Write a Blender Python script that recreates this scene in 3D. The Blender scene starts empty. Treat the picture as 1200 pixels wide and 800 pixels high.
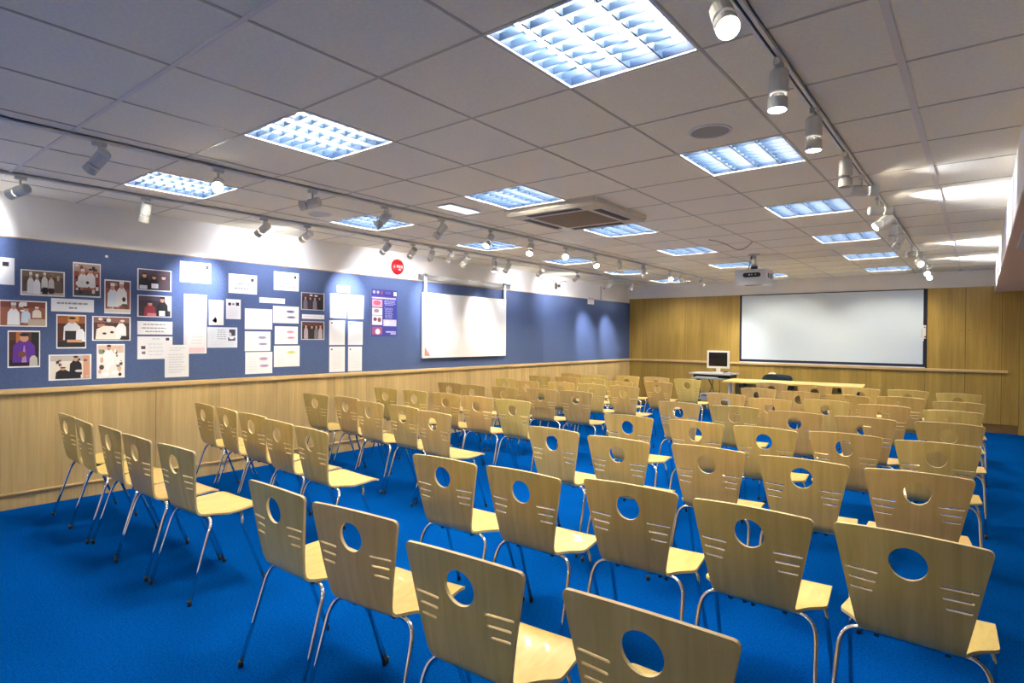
import bpy, bmesh, math, random
from mathutils import Vector, Matrix
from mathutils.geometry import delaunay_2d_cdt
random.seed(7)
scn = bpy.context.scene
COL = scn.collection
PI = math.pi
H = 2.55                      # ceiling height
XL, XR, YF, YB = -6.12, 1.6, -2.6, 11.90   # left wall, right wall, wall behind camera, far wall

# ------------------------------------------------------------------ materials
def lin(c):
    return tuple(((v/255)/12.92 if v/255 <= .04045 else ((v/255+.055)/1.055)**2.4) for v in c)
MATS = {}
def mat(name, rgb, rough=.5, metal=0., emit=None, strength=0., spec=None, coat=0.):
    if name in MATS: return MATS[name]
    m = bpy.data.materials.new(name); m.use_nodes = True
    b = m.node_tree.nodes['Principled BSDF']
    b.inputs['Base Color'].default_value = (*rgb, 1)
    b.inputs['Roughness'].default_value = rough
    b.inputs['Metallic'].default_value = metal
    if spec is not None: b.inputs['Specular IOR Level'].default_value = spec
    if coat: b.inputs['Coat Weight'].default_value = coat
    if emit:
        b.inputs['Emission Color'].default_value = (*emit, 1)
        b.inputs['Emission Strength'].default_value = strength
    MATS[name] = m
    return m
def N(m, t, **kw):
    n = m.node_tree.nodes.new(t)
    for k, v in kw.items():
        if k.startswith('_'): setattr(n, k[1:], v)
        else: n.inputs[k.replace('__', ' ')].default_value = v
    return n
def link(m, a, ao, b, bi): m.node_tree.links.new(a.outputs[ao], b.inputs[bi])

def noisy(name, rgb, rough, amp, scale, bump=0., spec=None):
    m = mat(name, rgb, rough, spec=spec); b = m.node_tree.nodes['Principled BSDF']
    tc = N(m, 'ShaderNodeTexCoord'); nz = N(m, 'ShaderNodeTexNoise', Scale=scale, Detail=5.)
    link(m, tc, 'Object', nz, 'Vector')
    mr = N(m, 'ShaderNodeMapRange'); mr.inputs['From Min'].default_value = .3; mr.inputs['From Max'].default_value = .7
    mr.inputs['To Min'].default_value = 1-amp; mr.inputs['To Max'].default_value = 1+amp
    link(m, nz, 'Fac', mr, 'Value')
    vm = N(m, 'ShaderNodeVectorMath', _operation='SCALE'); vm.inputs[0].default_value = rgb
    link(m, mr, 'Result', vm, 'Scale'); link(m, vm, 'Vector', b, 'Base Color')
    if bump:
        bp = N(m, 'ShaderNodeBump', Strength=bump, Distance=.004)
        link(m, nz, 'Fac', bp, 'Height'); link(m, bp, 'Normal', b, 'Normal')
    return m

def carpet_mat():
    m = mat('blue carpet', (.003, .085, .36), .95, spec=.0); b = m.node_tree.nodes['Principled BSDF']
    tc = N(m, 'ShaderNodeTexCoord')
    n1 = N(m, 'ShaderNodeTexNoise', Scale=95., Detail=4., Roughness=.75)
    n2 = N(m, 'ShaderNodeTexNoise', Scale=1.6, Detail=3.)
    link(m, tc, 'Object', n1, 'Vector'); link(m, tc, 'Object', n2, 'Vector')
    cr = N(m, 'ShaderNodeValToRGB')
    cr.color_ramp.elements[0].position = .3; cr.color_ramp.elements[0].color = (.0003, .034, .185, 1)
    cr.color_ramp.elements[1].position = .7; cr.color_ramp.elements[1].color = (.0010, .082, .37, 1)
    link(m, n1, 'Fac', cr, 'Fac')
    mr = N(m, 'ShaderNodeMapRange'); mr.inputs['To Min'].default_value = .82; mr.inputs['To Max'].default_value = 1.18
    link(m, n2, 'Fac', mr, 'Value')
    vm = N(m, 'ShaderNodeVectorMath', _operation='SCALE')
    link(m, cr, 'Color', vm, 0); link(m, mr, 'Result', vm, 'Scale'); link(m, vm, 'Vector', b, 'Base Color')
    bp = N(m, 'ShaderNodeBump', Strength=.5, Distance=.004)
    link(m, n1, 'Fac', bp, 'Height'); link(m, bp, 'Normal', b, 'Normal')
    return m

def wood_mat(name, dark, light, rough=.4, strip=.0, grain=(40, 40, 1.6), rand=.0, coat=0., world=False):
    m = mat(name, light, rough, coat=coat); b = m.node_tree.nodes['Principled BSDF']
    tc = N(m, 'ShaderNodeTexCoord')
    if world: src, so = N(m, 'ShaderNodeNewGeometry'), 'Position'
    else: src, so = tc, 'Object'
    mp = N(m, 'ShaderNodeMapping'); mp.inputs['Scale'].default_value = grain
    link(m, src, so, mp, 'Vector')
    oi = N(m, 'ShaderNodeObjectInfo')
    if rand:
        cv = N(m, 'ShaderNodeCombineXYZ'); mu = N(m, 'ShaderNodeMath', _operation='MULTIPLY'); mu.inputs[1].default_value = 90.
        link(m, oi, 'Random', mu, 0); link(m, mu, 'Value', cv, 'X'); link(m, mu, 'Value', cv, 'Z')
        link(m, cv, 'Vector', mp, 'Location')
    nz = N(m, 'ShaderNodeTexNoise', Scale=1., Detail=6., Roughness=.6, Distortion=.6)
    link(m, mp, 'Vector', nz, 'Vector')
    cr = N(m, 'ShaderNodeValToRGB')
    cr.color_ramp.elements[0].position = .25; cr.color_ramp.elements[0].color = (*dark, 1)
    cr.color_ramp.elements[1].position = .75; cr.color_ramp.elements[1].color = (*light, 1)
    link(m, nz, 'Fac', cr, 'Fac')
    out, oo = cr, 'Color'
    if strip:
        sx = N(m, 'ShaderNodeSeparateXYZ'); link(m, src, so, sx, 'Vector')
        ad = N(m, 'ShaderNodeMath', _operation='ADD'); link(m, sx, 'X', ad, 0); link(m, sx, 'Y', ad, 1)
        dv = N(m, 'ShaderNodeMath', _operation='DIVIDE'); dv.inputs[1].default_value = strip; link(m, ad, 'Value', dv, 0)
        fl = N(m, 'ShaderNodeMath', _operation='FLOOR'); link(m, dv, 'Value', fl, 0)
        wn = N(m, 'ShaderNodeTexWhiteNoise', _noise_dimensions='1D'); link(m, fl, 'Value', wn, 'W')
        mr = N(m, 'ShaderNodeMapRange'); mr.inputs['To Min'].default_value = .86; mr.inputs['To Max'].default_value = 1.1
        link(m, wn, 'Value', mr, 'Value')
        vm = N(m, 'ShaderNodeVectorMath', _operation='SCALE'); link(m, out, oo, vm, 0); link(m, mr, 'Result', vm, 'Scale')
        out, oo = vm, 'Vector'
    if rand:
        hs = N(m, 'ShaderNodeHueSaturation')
        m1 = N(m, 'ShaderNodeMapRange'); m1.inputs['To Min'].default_value = .479; m1.inputs['To Max'].default_value = .503
        link(m, oi, 'Random', m1, 'Value'); link(m, m1, 'Result', hs, 'Hue')
        w2 = N(m, 'ShaderNodeTexWhiteNoise', _noise_dimensions='1D'); link(m, oi, 'Random', w2, 'W')
        m2 = N(m, 'ShaderNodeMapRange'); m2.inputs['To Min'].default_value = 1-rand; m2.inputs['To Max'].default_value = 1+rand*.6
        link(m, w2, 'Value', m2, 'Value'); link(m, m2, 'Result', hs, 'Value')
        link(m, out, oo, hs, 'Color'); out, oo = hs, 'Color'
    link(m, out, oo, b, 'Base Color')
    return m

CARPET = carpet_mat()
WHITEWALL = noisy('white wall paint', (.86, .85, .84), .7, .03, 3.)
TILE = noisy('ceiling tile', (.92, .87, .70), .85, .04, 60., .1)
GRID = mat('ceiling grid metal', (.52, .49, .38), .4)
BOARDBLUE = noisy('blue felt', (.078, .116, .245), .9, .10, 70., .1, spec=.2)
VENEER = wood_mat('oak veneer panel', (.47, .32, .125), (.64, .47, .215), .38, strip=.115, grain=(26, 26, 1.1), world=True)
VENEERB = wood_mat('oak veneer far wall', (.33, .21, .045), (.50, .34, .080), .36, strip=.16, grain=(26, 26, 1.1), world=True)  # same oak as the left wall, its dimmer light put into the colour
RAILWOOD = wood_mat('oak rail', (.56, .37, .15), (.72, .52, .25), .3, grain=(3, 3, 60), world=True)
CHAIRWOOD = wood_mat('beech plywood', (.59, .435, .100), (.77, .60, .205), .34, grain=(30, 8, 1.6), rand=.10, coat=.25)
PLYEDGE = mat('plywood edge', (.70, .56, .28), .5)
CHROME = mat('chrome', (.72, .73, .76), .12, 1.)
HEADMETAL = mat('pale grey enamel', (.66, .65, .60), .4)
BLACK = mat('black plastic', (.012, .012, .014), .45)
DARKGAP = mat('dark gap', (.02, .015, .01), .8)
WHITEMETAL = mat('white enamel', (.84, .82, .76), .4)
WHITEPL = mat('white plastic', (.75, .75, .74), .35)
GREYPL = mat('grey plastic', (.42, .43, .46), .4)
ALU = mat('aluminium', (.72, .74, .77), .3, 1.)
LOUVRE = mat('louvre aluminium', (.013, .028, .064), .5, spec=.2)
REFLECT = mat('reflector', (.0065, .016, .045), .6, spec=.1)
TUBE = mat('fluorescent tube', (.8, .8, .8), .5, emit=(1., .90, .70), strength=150.)
SPOTON = mat('lit halogen lens', (1, 1, 1), .4, emit=(1., .93, .86), strength=24.)
LENS = mat('unlit halogen lens', (.35, .35, .36), .15, .6)
PAPER = mat('white paper', (.82, .82, .85), .7)
INK = mat('grey ink', (.30, .31, .36), .8)
FAINT = mat('faint ink', (.60, .61, .68), .8)
SCREEN = mat('screen fabric', (.66, .76, .86), .8)
WBOARD = mat('whiteboard enamel', (.80, .80, .80), .22)
NAVY = mat('navy border', (.006, .012, .05), .6)

# ------------------------------------------------------------------ mesh helpers
def new_obj(name, bm, mats, parent=None, smooth=False, recalc=True):
    if recalc: bmesh.ops.recalc_face_normals(bm, faces=bm.faces[:])
    me = bpy.data.meshes.new(name); bm.to_mesh(me); bm.free()
    if not isinstance(mats, (list, tuple)): mats = [mats]
    for m in mats: me.materials.append(m)
    if smooth:
        for p in me.polygons: p.use_smooth = True
    o = bpy.data.objects.new(name, me); COL.objects.link(o)
    if parent: o.parent = parent
    return o
def box(bm, x0, y0, z0, x1, y1, z1, mi=0, M=None, bevel=0.):
    vs = [bm.verts.new(Vector(c) if M is None else M @ Vector(c)) for c in
          ((x0,y0,z0),(x1,y0,z0),(x1,y1,z0),(x0,y1,z0),(x0,y0,z1),(x1,y0,z1),(x1,y1,z1),(x0,y1,z1))]
    fs = []
    for q in ((3,2,1,0),(4,5,6,7),(0,1,5,4),(1,2,6,5),(2,3,7,6),(3,0,4,7)):
        f = bm.faces.new([vs[i] for i in q]); f.material_index = mi; fs.append(f)
    if bevel:
        es = list({e for f in fs for e in f.edges})
        r = bmesh.ops.bevel(bm, geom=es, offset=bevel, segments=2, affect='EDGES', profile=.6)
        for f in r['faces']: f.material_index = mi
def frame_of(d):
    d = Vector(d).normalized()
    a = Vector((0,0,1)) if abs(d.z) < .9 else Vector((1,0,0))
    u = a.cross(d).normalized(); v = d.cross(u)
    return d, u, v
def tube(bm, pts, r, seg=8, mi=0, caps=True):
    pts = [Vector(p) for p in pts]; n = len(pts)
    rr = r if isinstance(r, (list, tuple)) else [r]*n
    rings = []; d, u, v = frame_of(pts[1]-pts[0])
    for i, p in enumerate(pts):
        if i == 0: t = pts[1]-pts[0]
        elif i == n-1: t = pts[-1]-pts[-2]
        else: t = (pts[i+1]-pts[i]).normalized()+(pts[i]-pts[i-1]).normalized()
        if t.length < 1e-9: t = d
        t.normalize()
        u = (u - t*u.dot(t)).normalized(); v = t.cross(u)
        rings.append([bm.verts.new(p + (u*math.cos(2*PI*k/seg)+v*math.sin(2*PI*k/seg))*rr[i]) for k in range(seg)])
    for a, b in zip(rings, rings[1:]):
        for k in range(seg):
            f = bm.faces.new((a[k], a[(k+1)%seg], b[(k+1)%seg], b[k])); f.material_index = mi; f.smooth = True
    if caps:
        for rg in (rings[0], rings[-1]):
            f = bm.faces.new(rg); f.material_index = mi
def lathe(bm, prof, origin=(0,0,0), axis=(0,0,1), seg=20, mi=0):
    d, u, v = frame_of(axis); o = Vector(origin); rings = []
    for r, h in prof:
        if r < 1e-5: rings.append([bm.verts.new(o+d*h)])
        else: rings.append([bm.verts.new(o+d*h+(u*math.cos(2*PI*k/seg)+v*math.sin(2*PI*k/seg))*r) for k in range(seg)])
    for a, b in zip(rings, rings[1:]):
        for k in range(seg):
            k2 = (k+1) % seg
            if len(a) == 1 and len(b) == 1: continue
            if len(a) == 1: f = bm.faces.new((a[0], b[k2], b[k]))
            elif len(b) == 1: f = bm.faces.new((a[k], a[k2], b[0]))
            else: f = bm.faces.new((a[k], a[k2], b[k2], b[k]))
            f.material_index = mi
def BM(): return bmesh.new()
def tag(o, label, cat, group=None, kind=None):
    if label: o['label'] = label
    if cat: o['category'] = cat
    if group: o['group'] = group
    if kind: o['kind'] = kind
    return o
def thing(name, label, cat, loc=(0,0,0), rz=0., group=None):
    o = bpy.data.objects.new(name, None); COL.objects.link(o)
    o.location = loc; o.rotation_euler = (0,0,rz); o.empty_display_size = .1
    return tag(o, label, cat, group)
def struct(name, bm, m, label=None, cat=None, **k):
    o = new_obj(name, bm, m, **k)
    return tag(o, label, cat, kind='structure')
def children(o): return [c for c in bpy.data.objects if c.parent == o]
def tree(o):
    return (o, [tree(c) for c in children(o)])
def dup(t, parent=None):
    o, ch = t
    c = o.copy(); COL.objects.link(c)
    if parent: c.parent = parent
    for k in ch: dup(k, c)
    return c
def bez(p0, p1, p2, n=6):
    p0, p1, p2 = Vector(p0), Vector(p1), Vector(p2)
    return [(p0*(1-t)**2 + p1*2*t*(1-t) + p2*t*t) for t in [i/n for i in range(n+1)]]
def prism(bm, poly, fn, d0, d1, mi=0):
    """extrude a 2-D polygon; fn(u,v,d) -> world"""
    a = [bm.verts.new(fn(u, v, d0)) for u, v in poly]; b = [bm.verts.new(fn(u, v, d1)) for u, v in poly]
    n = len(poly)
    bm.faces.new(a).material_index = mi; bm.faces.new(b).material_index = mi
    for i in range(n):
        bm.faces.new((a[i], a[(i+1)%n], b[(i+1)%n], b[i])).material_index = mi

# ------------------------------------------------------------------ room shell
bm = BM(); box(bm, XL-.2, YF-.2, -.1, XR+.2, YB+.2, 0); struct('floor', bm, CARPET, 'bright blue carpeted floor', 'floor')

GX0, GY0, T = -1.464, 1.052, .6                       # ceiling grid origin, tile size
lights = [(a, b) for a in (0, 3, 6) for b in (1, 4, 7, 10, 13, 16)] + [(a, b) for a in (0, 3, 6) for b in (-5,)]     # cell between grid x line a and a-1, from y line b; unseen row behind the camera added for light
holes = {(a, b) for a, b in lights}
FX = .155                                             # fascia of the lowered soffit on the right
bm = BM()
for a in range(-3, 9):
    for b in range(-7, 20):
        if (a, b) in holes: continue
        x0, x1 = GX0-a*T, GX0-(a-1)*T
        y0, y1 = GY0+b*T, GY0+(b+1)*T
        x0, x1 = max(x0, XL), min(x1, FX+.04); y0, y1 = max(y0, YF), min(y1, YB)
        if x1-x0 < .01 or y1-y0 < .01: continue
        box(bm, x0, y0, H, x1, y1, H+.02)
box(bm, XL-.1, YF-.1, H+.16, XR+.1, YB+.1, H+.2)
struct('ceiling', bm, TILE, 'suspended ceiling of square white tiles', 'ceiling')
# visible grid bars
bm = BM()
for a in range(-2, 8):
    x = GX0-a*T; w = .0065
    if a == -2: continue
    box(bm, x-w, YF, H-.003, x+w, YB, H+.002)
for b in range(-6, 19):
    if b == 0: continue
    y = GY0+b*T; w = .006
    box(bm, XL, y-w, H-.0025, FX, y+w, H+.002)
struct('trim_1', bm, GRID, 'exposed metal grid bars between the ceiling tiles', 'ceiling grid')
bm = BM(); x = GX0+2*T; box(bm, x-.014, YF, H-.006, x+.014, YB, H+.002); y = GY0; box(bm, XL, y-.010, H-.0055, FX, y+.010, H+.002)
struct('trim_16', bm, mat('main tee enamel', (.80, .75, .66), .45), 'two wider main grid bars crossing the ceiling', 'ceiling grid')
# walls
bm = BM(); box(bm, XL-.12, YF, 0, XL, YB, H+.16); struct('wall_left', bm, WHITEWALL, 'white upper left wall behind the blue noticeboard', 'wall')
bm = BM(); box(bm, XL-.12, YB, 0, XR+.12, YB+.12, H+.16); struct('wall_back', bm, WHITEWALL, 'far wall, white above the wooden panelling', 'wall')
bm = BM(); box(bm, XR, YF, 0, XR+.12, YB, H+.16); struct('wall_right', bm, WHITEWALL, 'white right wall under the lowered soffit', 'wall')
bm = BM(); box(bm, XL-.12, YF-.12, 0, XR+.12, YF, H+.16); struct('wall_front', bm, WHITEWALL, 'white wall at the near end of the room', 'wall')
# lowered soffit on the right
bm = BM(); box(bm, FX, YF, 2.20, XR, YB-.0005, H+.16, bevel=.004); struct('trim_2', bm, WHITEWALL, 'lowered white soffit along the right side of the room', 'soffit')
# oak wainscot on the left, grooves between sheets
WL = XL+.018
bm = BM(); y = YF
while y < YB-.02:
    y1 = min(y+1.22, YB-.02); box(bm, XL, y+.0015, .135, WL, y1-.0015, .94); y += 1.22
struct('trim_3', bm, VENEER, 'pale oak veneer panelling low on the left wall', 'wall panelling')
bm = BM(); box(bm, XL, YF, 0, WL-.006, YB-.02, .118)
struct('baseboard_left', bm, VENEER, 'oak skirting board along the left wall', 'baseboard')
bm = BM(); box(bm, XL, YF, .118, WL+.012, YB-.03, .135, bevel=.004)
struct('trim_4', bm, RAILWOOD, 'thin oak bead on top of the left skirting', 'trim')
bm = BM(); box(bm, XL, YF, .928, WL+.030, YB-.03, .972, bevel=.012)
struct('trim_5', bm, RAILWOOD, 'rounded oak dado rail under the blue noticeboard', 'rail')
# far wall panelling : (x0,x1) sheets
WB = YB-.02
def sheets(xs, z0, z1, d=0.):
    bm = BM()
    for x0, x1 in zip(xs, xs[1:]): box(bm, x0+.002, WB-d, z0, x1-.002, YB, z1)
    return bm
struct('trim_6', sheets([XL, -6.02, -4.80, -3.72], .972, 2.285), VENEERB, 'upper oak panelling left of the projection screen', 'wall panelling')
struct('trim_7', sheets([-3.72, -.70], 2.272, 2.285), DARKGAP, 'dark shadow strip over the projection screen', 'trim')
struct('trim_8', sheets([XL, -4.80, -3.50, -2.62, -1.74, -1.34, -.72], .135, .93), VENEERB, 'lower oak panelling on the far wall', 'wall panelling')
struct('trim_9', sheets([.255, .462], .135, 2.285), VENEERB, 'narrow full-height oak panel right of the cupboards', 'wall panelling')
bm = BM(); box(bm, .464, WB-.03, 0, XR-.001, YB, 2.2)
struct('trim_10', bm, VENEERB, 'oak faced pier at the far right corner', 'pier')
bm = BM(); box(bm, XL+.03, WB-.03, .928, .33, YB, .972, bevel=.010)
struct('trim_11', bm, RAILWOOD, 'oak dado rail along the far wall', 'rail')
bm = BM(); box(bm, XL, YB-.012, 0, .462, YB, .134)
struct('baseboard_back', bm, wood_mat('dark plinth wood', (.16, .09, .03), (.25, .15, .05), .5, grain=(3, 3, 40), world=True), 'recessed dark oak plinth of the far wall', 'baseboard')
bm = BM(); box(bm, XL, YB-.008, .12, .464, YB, 2.28); struct('trim_12', bm, DARKGAP, 'dark shadow gaps between the oak sheets of the far wall', 'trim')
bm = BM(); box(bm, XL, YF, .10, XL+.006, YB-.02, .95); struct('trim_13', bm, wood_mat('joint shade oak', (.30,.19,.06), (.38,.25,.09), .6, world=True), 'fine joints between the oak sheets of the left wall', 'trim')
bm = BM(); box(bm, FX+.004, YF+.001, 2.192, XR-.001, YB-.07, 2.200); struct('trim_14', bm, mat('soffit warm bounce tint', (.80,.56,.40), .6), 'underside of the lowered soffit, warm bounce light painted in beige', 'soffit')  # warm bounce from the wood put into this sheet's beige
bm = BM(); y = YF+.001
while y < YB-.06:
    y1 = min(y+1.22, YB-.06); box(bm, XR-.02, y+.0015, 0, XR, y1-.0015, 2.19); y += 1.22
struct('trim_15', bm, VENEERB, 'oak panelling on the right wall', 'wall panelling')
# cupboard doors in the far wall right of the screen
KNOB = mat('brass knob', (.35, .26, .12), .3, 1.)
def door(n, x0, x1, z0, z1, knobx, knobz, label):
    bm = BM(); box(bm, x0+.003, WB-.004, z0, x1-.003, YB, z1)
    d = struct('door_%d' % n, bm, VENEERB, label, 'door')
    if knobx is not None:
        bm = BM(); lathe(bm, [(.0, 0), (.008, 0), (.007, .012), (.015, .018), (.015, .026), (.0, .030)], (knobx, WB-.004, knobz), (0,-1,0), 14)
        new_obj('knob', bm, KNOB, d, smooth=True)
door(1, -.70, -.195, .972, 2.285, -.24, 1.61, 'upper oak cupboard door beside the projection screen')
door(2, -.195, .255, .972, 2.285, -.145, 1.61, 'upper oak cupboard door furthest right on the far wall')
door(3, -.72, -.195, .135, .93, None, None, 'lower oak cupboard door below the screen corner')
door(4, -.195, .255, .135, .93, None, None, 'lower oak cupboard door furthest right on the far wall')
# ------------------------------------------------------------------ blue noticeboard
nb = thing('noticeboard', 'long blue felt noticeboard covering the left wall above the rail', 'noticeboard', (XL, 4.6, .972))
bm = BM(); yy = [YF+.02, -1.5, 1.06, 3.56, 6.06, 8.56, YB-.03]
for y0, y1 in zip(yy, yy[1:]): box(bm, XL+.001, y0+.0008, .973, WL, y1-.0008, 2.186)
o = new_obj('felt_panel', bm, BOARDBLUE); o.parent = nb; o.matrix_parent_inverse = Matrix.Translation(-Vector(nb.location))
bm = BM(); box(bm, XL, YF+.02, 2.186, WL+.006, YB-.03, 2.196, bevel=.002)
o = new_obj('top_edging', bm, mat('brown edging', (.30, .20, .13), .5)); o.parent = nb; o.matrix_parent_inverse = Matrix.Translation(-Vector(nb.location))

# ------------------------------------------------------------------ stacking chair
def halfw(s_y, back, z):
    pass
BEND_R = .055
def profile():
    """list of (s, y, z, ny, nz) along the shell centre line, from the top of the back to the seat front"""
    pts = []
    top = Vector((-.045, .805)); low = Vector((-.004, .485))
    for i in range(11): pts.append(top.lerp(low, i/10))
    pts += [q.to_2d() if len(q) == 3 else q for q in [Vector((v.x, v.y)) for v in bez((-.004,.485,0), (.001,.437,0), (.055,.437,0), 8)]][1:]
    for i in range(1, 9):
        t = i/8; pts.append(Vector((.055+.245*t, .437+.009*t-.004*math.sin(PI*t))))
    pts += [Vector((v.x, v.y)) for v in bez((.300,.446,0), (.335,.4475,0), (.362,.432,0), 5)][1:]
    s = 0; out = []
    for i, p in enumerate(pts):
        if i: s += (p-pts[i-1]).length
        a = pts[max(i-1, 0)]; b = pts[min(i+1, len(pts)-1)]; t = (b-a).normalized()
        out.append((s, p, Vector((-t.y, t.x))))        # normal points rear/below -> flipped later
    return out
PROF = profile(); SMAX = PROF[-1][0]
def on_prof(s):
    if s < 0:
        p, n = PROF[0][1], PROF[0][2]; t = (PROF[1][1]-PROF[0][1]).normalized()
        return p+t*s, n
    for a, b in zip(PROF, PROF[1:]):
        if s <= b[0]+1e-9:
            t = (s-a[0])/(b[0]-a[0]); return a[1].lerp(b[1], t), a[2].lerp(b[2], t).normalized()
    return PROF[-1][1], PROF[-1][2]
S_BEND = next(s for s, p, n in PROF if p.x > .02)       # where the seat begins
def chair_outline():
    """closed outline in (x, s)"""
    R = []
    for i in range(9):                                  # top edge, slightly crowned, right half
        x = .200*i/8; R.append((x, -.010*(1-(x/.2)**2)))
    R += [(.208, .003), (.2135, .010), (.2150, .020)]
    sb = S_BEND-.02
    for i in range(1, 12):
        t = i/11; R.append((.215-.067*t, .020+(sb-.020)*t))
    R += [(.1475, sb+.02), (.1515, sb+.045), (.162, sb+.070), (.180, sb+.095), (.202, sb+.115), (.218, sb+.128), (.2255, sb+.140), (.2265, sb+.155)]
    for i in range(1, 8):
        t = i/7; R.append((.2265-.016*t, sb+.155+(SMAX-.03-sb-.155)*t))
    R += [(.207, SMAX-.014), (.197, SMAX-.004), (.180, SMAX)]
    for i in range(1, 7): R.append((.180*(1-i/6), SMAX))
    L = [(-x, s) for x, s in reversed(R[1:-1])]
    return R + L
def z_to_s(z): return (.805-z)/(.320)*PROF[10][0]
def circle(cx, cz, r, n=30):
    return [(cx+r*math.cos(2*PI*k/n), z_to_s(cz)+r*math.sin(2*PI*k/n)) for k in range(n)]
def slot(x0, x1, z, h=.0042, n=5):
    s = z_to_s(z); P = []
    for k in range(n+1):
        a = -PI/2+PI*k/n; P.append((x1-h+h*math.cos(a), s+h*math.sin(a)))
    for k in range(n+1):
        a = PI/2+PI*k/n; P.append((x0+h+h*math.cos(a), s+h*math.sin(a)))
    return P
def inside(p, poly):
    x, y = p; c = False; n = len(poly)
    for i in range(n):
        x0, y0 = poly[i]; x1, y1 = poly[(i+1) % n]
        if (y0 > y) != (y1 > y) and x < (x1-x0)*(y-y0)/(y1-y0)+x0: c = not c
    return c
def make_shell(parent):
    outer = chair_outline()
    hl = [circle(0, .713, .054)]
    for sg in (1, -1):
        for a, b, z in ((.083, .180, .661), (.090, .169, .628), (.099, .165, .595)):
            hl.append(slot(a, b, z) if sg == 1 else slot(-b, -a, z))
    verts, edges = [], []
    for poly in [outer]+hl:
        k = len(verts); n = len(poly)
        verts += [Vector(q) for q in poly]; edges += [(k+i, k+(i+1) % n) for i in range(n)]
    for s, p, nn in PROF[1:-1]:
        for i in range(-5, 6):
            q = (i*.042, s)
            if inside(q, outer) and not any(inside(q, h) for h in hl):
                dmin = min((Vector(q)-v).length for v in verts[:len(outer)+sum(len(h) for h in hl)])
                if dmin > .010: verts.append(Vector(q))
    r = delaunay_2d_cdt(verts, edges, [], 0, 1e-6)
    V, F = r[0], r[2]
    keep = []
    for f in F:
        c = (sum(V[i].x for i in f)/len(f), sum(V[i].y for i in f)/len(f))
        if inside(c, outer) and not any(inside(c, h) for h in hl): keep.append(f)
    TH = .0055
    def m3(x, s, side):
        p, n = on_prof(s)
        bl = max(0., min(1., (S_BEND-.03-s)/.12))       # curved only in the back
        cur = .014*(1-(x/.2)**2)*bl
        dish = .003*(1-(x/.2)**2)*(1-bl) if s > S_BEND else 0
        q = p + n*(TH*side)
        return Vector((x, q.x-cur, q.y-dish))
    bm = BM()
    A = [bm.verts.new(m3(v.x, v.y, 1)) for v in V]; B = [bm.verts.new(m3(v.x, v.y, -1)) for v in V]
    cnt = {}
    for f in keep:
        for i in range(len(f)):
            e = (f[i], f[(i+1) % len(f)]); cnt[e] = 1
        fa = bm.faces.new([A[i] for i in f]); fb = bm.faces.new([B[i] for i in reversed(f)])
        fa.smooth = fb.smooth = True
    for (i, j) in list(cnt):
        if (j, i) not in cnt:
            f = bm.faces.new((A[j], A[i], B[i], B[j])); f.material_index = 1
    bmesh.ops.delete(bm, geom=[v for v in bm.verts if not v.link_faces], context='VERTS')
    bmesh.ops.recalc_face_normals(bm, faces=bm.faces[:])
    for e in bm.edges:
        if len(e.link_faces) == 2 and e.link_faces[0].material_index != e.link_faces[1].material_index: e.smooth = False
    return new_obj('plywood_shell', bm, [CHAIRWOOD, PLYEDGE], parent, recalc=False)

def make_chair():
    t = thing('stacking_chair', 'x', 'chair')
    make_shell(t)
    for front in (False, True):
        fy, ty, tz = (-.072, .062, .4215) if not front else (.352, .235, .422)
        for sg in (-1, 1):
            bm = BM()
            foot = Vector((sg*.226, fy, .012)); knee = Vector((sg*.212, ty-(.030 if not front else .012), tz-.070))
            pts = [foot, foot.lerp(knee, .5)] + bez(knee, (sg*.205, ty, tz), (sg*.140, ty, tz), 7) + [(sg*.06, ty, tz)]
            tube(bm, pts, .0088, 10)
            leg = new_obj('leg', bm, CHROME, t)
            bm = BM(); tube(bm, [foot+Vector((0,0,-.012)), foot+Vector((0,0,.014))], [.0110, .0102], 10)
            new_obj('foot_cap', bm, BLACK, leg)
        bm = BM(); tube(bm, [(-.06, ty, tz), (.06, ty, tz)], .0088, 10)
        new_obj('cross_tube', bm, CHROME, t)
    bm = BM()
    bm.free()
    for sg in (-1, 1):
        bm = BM(); box(bm, sg*.10-.008, .06, .405, sg*.10+.008, .25, .417); new_obj('mounting_bracket', bm, BLACK, t)
    return t

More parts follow.
